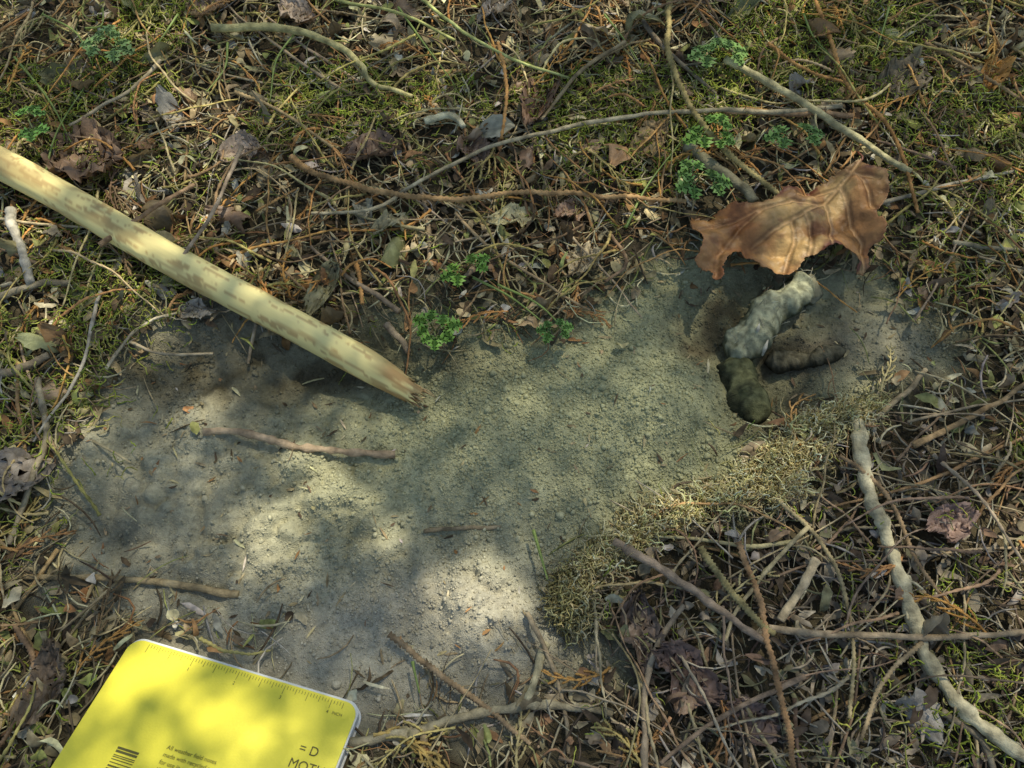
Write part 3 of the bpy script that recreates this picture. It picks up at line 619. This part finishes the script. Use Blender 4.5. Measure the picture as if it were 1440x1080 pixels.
# ------------------------------------------------------------------ herbs
def herb(px,py,lf,col=(.25,.46,.07)):
    mb=MB();base=G(px,py,.004);base=base.copy();base[2]=Hz(base)
    for (dx,dy,R,hd) in lf:
        R=R*1.25
        h=.020+rng.uniform(0,.006);tip=PZ(px+dx,py+dy,Hz(base)+h)
        t=np.linspace(0,1,10)[:,None];st=base*(1-t)+tip*t;st[:,2]=base[2]+(tip[2]-base[2])*np.sin(t[:,0]*math.pi/2)
        tubes(mb,st[None],.0005,5,np.array([.28,.32,.11]))
        hd=math.radians(hd);tx,ty=rng.normal(0,.15,2)
        for li,(off,sz) in enumerate([(0,1),(1.2,.85),(-1.2,.85)]):
            o=[]
            for s in (1,-1):
                pts=[(.10,.04),(.28,.14),(.36,.46),(.46,.34),(.50,.22),(.64,.46),(.70,.28),(.74,.18),(.86,.28),(.90,.12)]
                o.append([(a,b*s) for a,b in pts])
            out=[(0,0)]+o[0]+[(1,0)]+o[1][::-1]
            P=np.array(out)*R*sz*rng.uniform(.9,1.1)
            ca,sa=math.cos(hd+off),math.sin(hd+off)
            Q=np.stack([P[:,0]*ca-P[:,1]*sa,P[:,0]*sa+P[:,1]*ca],-1)
            zz=tip[2]+Q[:,0]*tx+Q[:,1]*ty-.9*(P[:,0]**2)/R*.25+np.abs(P[:,1])*.1
            V=np.stack([tip[0]+Q[:,0],tip[1]+Q[:,1],zz],-1)
            F=[];m=len(out)
            rib=np.array([(0.12,0),(.32,0),(.5,0),(.66,0),(.85,0)])*R*sz
            Rq=np.stack([tip[0]+rib[:,0]*ca,tip[1]+rib[:,0]*sa,tip[2]+rib[:,0]*ca*tx+rib[:,0]*sa*ty-.9*rib[:,0]**2/R*.25],-1)
            V=np.vstack([V,Rq]);
            def tri(a,b,c):F.append((a,b,c))
            for s in (0,1):
                I=(lambda i:1+i) if s==0 else (lambda i:m-1-i)
                r0=m
                for (a,b,rb) in [(0,1,0),(1,2,1),(2,3,1),(3,4,2),(4,5,3),(5,6,3),(6,7,3),(7,8,4),(8,9,4)]:
                    tri(I(a),I(b),r0+rb)
                tri(r0,r0+1,I(1));tri(r0+1,r0+2,I(3));tri(r0+2,r0+3,I(4));tri(r0+3,r0+4,I(7));tri(r0+4,m//2,I(9))
            mb.add(V,np.array(F),np.array(col)*rng.uniform(.8,1.2))
    mb.build("herb_seedling",M_green,False)
herb(655,378,[(-10,4,.010,200),(12,-6,.010,40)])
herb(612,466,[(-8,-10,.010,150),(10,-4,.010,20),(0,6,.009,270)])
herb(780,466,[(-6,-2,.008,180),(8,-4,.007,20)],(.18,.34,.07))
herb(1012,75,[(-16,0,.013,190),(16,-4,.012,20),(0,-8,.010,90)],(.28,.46,.11))
herb(1000,186,[(-10,2,.012,200),(10,-12,.011,60),(14,8,.009,330)])
herb(1118,190,[(-12,0,.012,180),(16,-4,.012,10)],(.20,.36,.08))
herb(985,256,[(-8,2,.011,200),(16,-2,.012,10),(-10,-16,.010,120)],(.22,.40,.09))
herb(148,62,[(-10,0,.012,180),(12,4,.012,350),(0,-12,.010,80)],(.30,.46,.14))
herb(40,160,[(0,0,.011,90),(6,20,.011,280)],(.22,.44,.08))
mb=MB()
for (a,b,c,d) in [(665,390,760,450),(700,400,800,470),(60,260,120,120),(20,80,100,200),(880,320,965,190),(120,40,145,10),(580,930,590,975),(750,745,770,815),(560,10,640,120),(420,40,380,140),(1130,20,1180,90),(250,20,200,90),(320,60,290,130),(850,20,900,90),(1250,10,1230,80),(60,20,130,90)]:
    q=cr(np.array([(a,b),((a+c)/2+rng.uniform(-12,12),(b+d)/2+rng.uniform(-12,12)),(c,d)]),20);g=G(q[:,0],q[:,1],.013)
    tubes(mb,g[None],np.linspace(.0010,.0004,20)[None],4,np.array([.36,.46,.12]))
mb.build("grass_blades",M_green)
mb=MB();g=G(300,915,.006);sprays(2,np.array([g[0],g[0]+.012]),np.array([g[1],g[1]-.004]),(.03,.04),np.array([(.36,.36,.11)]*2),True,.0007,np.array([2.,1.6]))
g=G(570,1072,.004);sprays(2,np.array([g[0],g[0]+.02]),np.array([g[1],g[1]]),(.04,.05),np.array([(.46,.32,.10)]*2),True,.0009,np.array([.2,2.8]))
mb.build("cedar_frond",M_twig)
# ------------------------------------------------------------------ notebook
nbo=bpy.data.objects.new("notebook",None);sc.collection.objects.link(nbo)
M=Matrix.Identity(4);yl=-nv
for r in range(3): M[r][0]=nu[r];M[r][1]=yl[r];M[r][2]=nn[r];M[r][3]=nA[r]
nbo.matrix_world=M
def simple(name,col,rough,spec=.5,bump=0,nsc=60,var=0):
    m,nt=newmat(name);N=nt.nodes.new;L=nt.links.new
    o=N('ShaderNodeOutputMaterial');b=N('ShaderNodeBsdfPrincipled');L(b.outputs[0],o.inputs[0])
    b.inputs['Roughness'].default_value=rough;b.inputs['Specular IOR Level'].default_value=spec
    tc=N('ShaderNodeTexCoord');n=N('ShaderNodeTexNoise');n.inputs['Scale'].default_value=nsc;n.inputs['Detail'].default_value=5;L(tc.outputs['Object'],n.inputs['Vector'])
    mx=N('ShaderNodeMixRGB');mx.blend_type='MULTIPLY';mx.inputs[0].default_value=var;mx.inputs[1].default_value=(*col,1);L(n.outputs['Fac'],mx.inputs[2]);L(mx.outputs[0],b.inputs['Base Color'])
    bp=N('ShaderNodeBump');bp.inputs['Strength'].default_value=bump;bp.inputs['Distance'].default_value=.0004;L(n.outputs['Fac'],bp.inputs['Height']);L(bp.outputs[0],b.inputs['Normal'])
    return m
M_cov=simple("notebook_cover_mat",(.88,.76,.05),.36,.5,.25,900,.12);M_pg=simple("paper_mat",(.82,.82,.76),.8,.2,.6,2500,.3);M_ink=simple("ink_mat",(.12,.11,.03),.6,.2)
def rrect(x0,y0,x1,y1,r,z0,z1,name,mat,bev=.0003):
    import bmesh
    bm=bmesh.new();pts=[]
    for cx,cy,a0 in [(x1-r,y1-r,0),(x0+r,y1-r,90),(x0+r,y0+r,180),(x1-r,y0+r,270)]:
        for k in range(9):
            a=math.radians(a0+k*90/8);pts.append((cx+r*math.cos(a),cy+r*math.sin(a)))
    vs=[bm.verts.new((a,b,z0)) for a,b in pts];f=bm.faces.new(vs)
    e=bmesh.ops.extrude_face_region(bm,geom=[f]);
    for v in [g for g in e['geom'] if isinstance(g,bmesh.types.BMVert)]: v.co.z=z1
    bmesh.ops.recalc_face_normals(bm,faces=bm.faces)
    me=bpy.data.meshes.new(name);bm.to_mesh(me);bm.free();me.materials.append(mat)
    ob=bpy.data.objects.new(name,me);sc.collection.objects.link(ob);ob.parent=nbo
    if bev: mo=ob.modifiers.new("b",'BEVEL');mo.width=bev;mo.segments=2;mo.limit_method='ANGLE'
    return ob
rrect(0,-NL,NW,0,.007,-.0008,0,"front_cover",M_cov)
rrect(.0003,-NL+.0003,NW+.0008,.0012,.0066,-.0082,-.0009,"pages",M_pg,0)
rrect(-.0004,-NL-.0004,NW+.0018,.0022,.0074,-.0092,-.0083,"back_cover",M_pg)
mb=MB()
def bar(x0,y0,x1,y1): mb.add([(x0,y0,.0002),(x1,y0,.0002),(x1,y1,.0002),(x0,y1,.0002)],[[0,1,2,3]],np.array([.05,.05,.03]))
k=0;xx=.010
while xx<NW-.008:
    l=.0045 if k%8==0 else (.003 if k%4==0 else .0018);bar(xx,-.0012-l,xx+.00022,-.0012);xx+=.00159;k+=1
yy=-.050;
while yy>-.083:
    w=rng.choice([.0004,.0007,.0011]);bar(.024,yy-w,.035,yy);yy-=w+rng.choice([.0004,.0007,.001])
mb.build("printed_marks",M_ink,False,nbo)
def text(s,x,y,size,rot=0,name="printed_text"):
    c=bpy.data.curves.new(name,'FONT');c.body=s;c.size=size;c.extrude=0
    o=bpy.data.objects.new(name,c);sc.collection.objects.link(o);c.materials.append(M_ink);o.parent=nbo;o.location=(x,y,.0003);o.rotation_euler=(0,0,rot);return o
for i,s in enumerate(["All weather field notes","made with recycled paper","for use in rain and snow","12 cm x 18 cm  48 leaves"," sheets ruled both sides","keep dry when not in use","wipe clean with a cloth","printed for field crews"]):
    text(s,.046,-.045-i*.0034,.0028)
text("INCH",NW-.012,-.0080,.0022)
for i in range(1,5): text(str(i),.010+i*.02544-.0005,-.0082,.0024)
text("= D",.106,-.029,.0062);text("MOTH",.104,-.0365,.0062);text("ISBN 0",.0365,-.083,.003,math.pi/2)
# ------------------------------------------------------------------ sun, sky
SD=np.array([.28,.42,1.]);SD/=np.linalg.norm(SD)
sun=bpy.data.lights.new("sun",'SUN');sun.energy=5;sun.angle=math.radians(.5);sun.color=(1,.95,.82)
so=bpy.data.objects.new("sun",sun);sc.collection.objects.link(so);so.rotation_euler=Vector(SD).to_track_quat('Z','Y').to_euler();so.location=(1,1.5,4)
w=bpy.data.worlds.new("World");sc.world=w;w.use_nodes=True;nt=w.node_tree;bg=nt.nodes['Background']
sk=nt.nodes.new('ShaderNodeTexSky');sk.sky_type='NISHITA';sk.sun_disc=False;sk.sun_elevation=math.asin(SD[2]);sk.sun_rotation=math.atan2(SD[0],SD[1])
nt.links.new(sk.outputs[0],bg.inputs[0]);bg.inputs[1].default_value=.15
# ------------------------------------------------------------------ added unseen canopy, its gaps shaped to place the sun patches
patches=[(675,850,58,42),(632,830,32,22),(375,765,34,40),(460,710,42,18),(545,762,20,14),(135,640,34,30),(265,607,28,12),(300,568,14,14),(430,655,24,9),
(20,245,40,22),(200,345,36,12),(330,405,30,12),(270,335,52,18),(50,345,34,52),(240,290,42,14),(1400,790,46,40),(1415,860,42,42),(1425,930,32,20),(1400,305,28,36),(1090,428,36,30),(225,180,36,16),
(1190,280,26,22),(1110,320,26,14),(240,950,34,34),(330,1045,34,24),(180,985,14,20),(20,75,28,42),(790,15,28,14),(800,250,26,13),(1065,660,36,24),(1040,720,20,18),(940,735,24,14),(470,210,24,12),(330,210,24,10),(800,370,24,14),(1370,60,26,12),(1420,210,22,16),(110,560,12,16),(60,690,16,12),(1110,770,18,12),(960,40,22,10),(600,60,20,10),(870,200,22,10),(650,195,20,10),(1210,560,16,12),(1290,860,12,16),(860,1040,14,14),(100,30,20,12),(400,190,20,10),(540,120,16,10),(1290,30,20,10),(180,430,34,16),(210,475,30,10),(80,480,20,14),(480,40,20,10),(120,120,18,14),(260,110,18,10),(1150,90,18,10),(700,130,16,10),(640,30,18,10)]
pc=np.array([[*g0(a,b),c*.00044,d_*.00050] for a,b,c,d_ in patches])
inview=lambda x,y:np.clip(1.1*gauss(x,y,280,200,.28,.13)+.8*gauss(x,y,1000,100,.3,.09)+.5*gauss(x,y,1350,850,.1,.12),0,1)
def dapple_leaves(mb,x0,x1,y0,y1,st,r0,r1,skip=None,jit=.33,thin=0):
    a,b=np.meshgrid(np.arange(x0,x1,st),np.arange(y0,y1,st));n=a.size
    gxx=a.ravel()+rng.uniform(-jit,jit,n)*st;gyy=b.ravel()+rng.uniform(-jit,jit,n)*st;hz=rng.uniform(1.6,1.95,n);r=rng.uniform(r0,r1,n)
    r=r*(.985+.10*ss((fbm(gxx*9,gyy*9,301,2)-.45)/.2)+.18*gauss(gxx,gyy,380,520,.13,.035)+.11*gauss(gxx,gyy,280,700,.16,.10)+.09*gauss(gxx,gyy,520,900,.12,.06)-.07*gauss(gxx,gyy,830,600,.12,.06))
    keep=rng.uniform(0,1,n)>thin
    if skip is not None: keep&=~((gxx>skip[0])&(gxx<skip[1])&(gyy>skip[2])&(gyy<skip[3]))
    for c in pc: keep&=(((gxx-c[0])/(c[2]+r*.35))**2+((gyy-c[1])/(c[3]+r*.35))**2)>1
    sp=fbm(gxx*34,gyy*34,202,2);iv=inview(gxx,gyy)
    keep&=~((sp>.64)&(rng.uniform(0,1,n)<iv*1.2))
    gxx,gyy,hz,r=gxx[keep],gyy[keep],hz[keep],r[keep];n=len(r)
    cx=gxx+SD[0]/SD[2]*hz;cy=gyy+SD[1]/SD[2]*hz
    leaves(mb,cx,cy,hz,r*2,r*1.7,pal(n,[(.30,.38,.08),(.36,.42,.10),(.22,.30,.06)],[1,1,1]),4,2,.2,.25,.1)
    return np.stack([cx,cy,hz],-1)
canopy=bpy.data.objects.new("unseen_canopy",None);sc.collection.objects.link(canopy)
mb=MB();Q=dapple_leaves(mb,-.62,.62,-.22,.72,.0092,.0050,.0064);Q2=dapple_leaves(mb,-1.25,1.3,-.7,1.3,.036,.014,.024,(-.62,.62,-.22,.72),.5,.2)
mb.build("dapple_leaves",M_canopy,True,canopy);Q=np.vstack([Q[::8],Q2])
mb=MB();tb=np.array([1.6,2.2,-.2]);t=np.linspace(0,1,14)[:,None];top=np.array([1.15,1.6,2.0])  # trunk and limbs added to carry the canopy, out of view
P=tb*(1-t)+top*t+.03*np.sin(t*6)*np.array([1,-.5,0]);tubes(mb,P[None],np.linspace(.07,.03,14)[None],16,np.array([.16,.13,.10]))
for k in rng.choice(len(Q),50,replace=False):
    s0=P[rng.integers(8,14)];e=Q[k];t2=np.linspace(0,1,10)[:,None]
    B=s0*(1-t2)+e*t2+rng.normal(0,.02,3)*np.sin(t2*3.1);B[:,2]+=.08*np.sin(t2[:,0]*3.1)
    tubes(mb,B[None],np.linspace(.006,.0015,10)[None],6,np.array([.16,.13,.10]))
mb.build("added_trunk_and_limbs",M_bark,True,canopy)
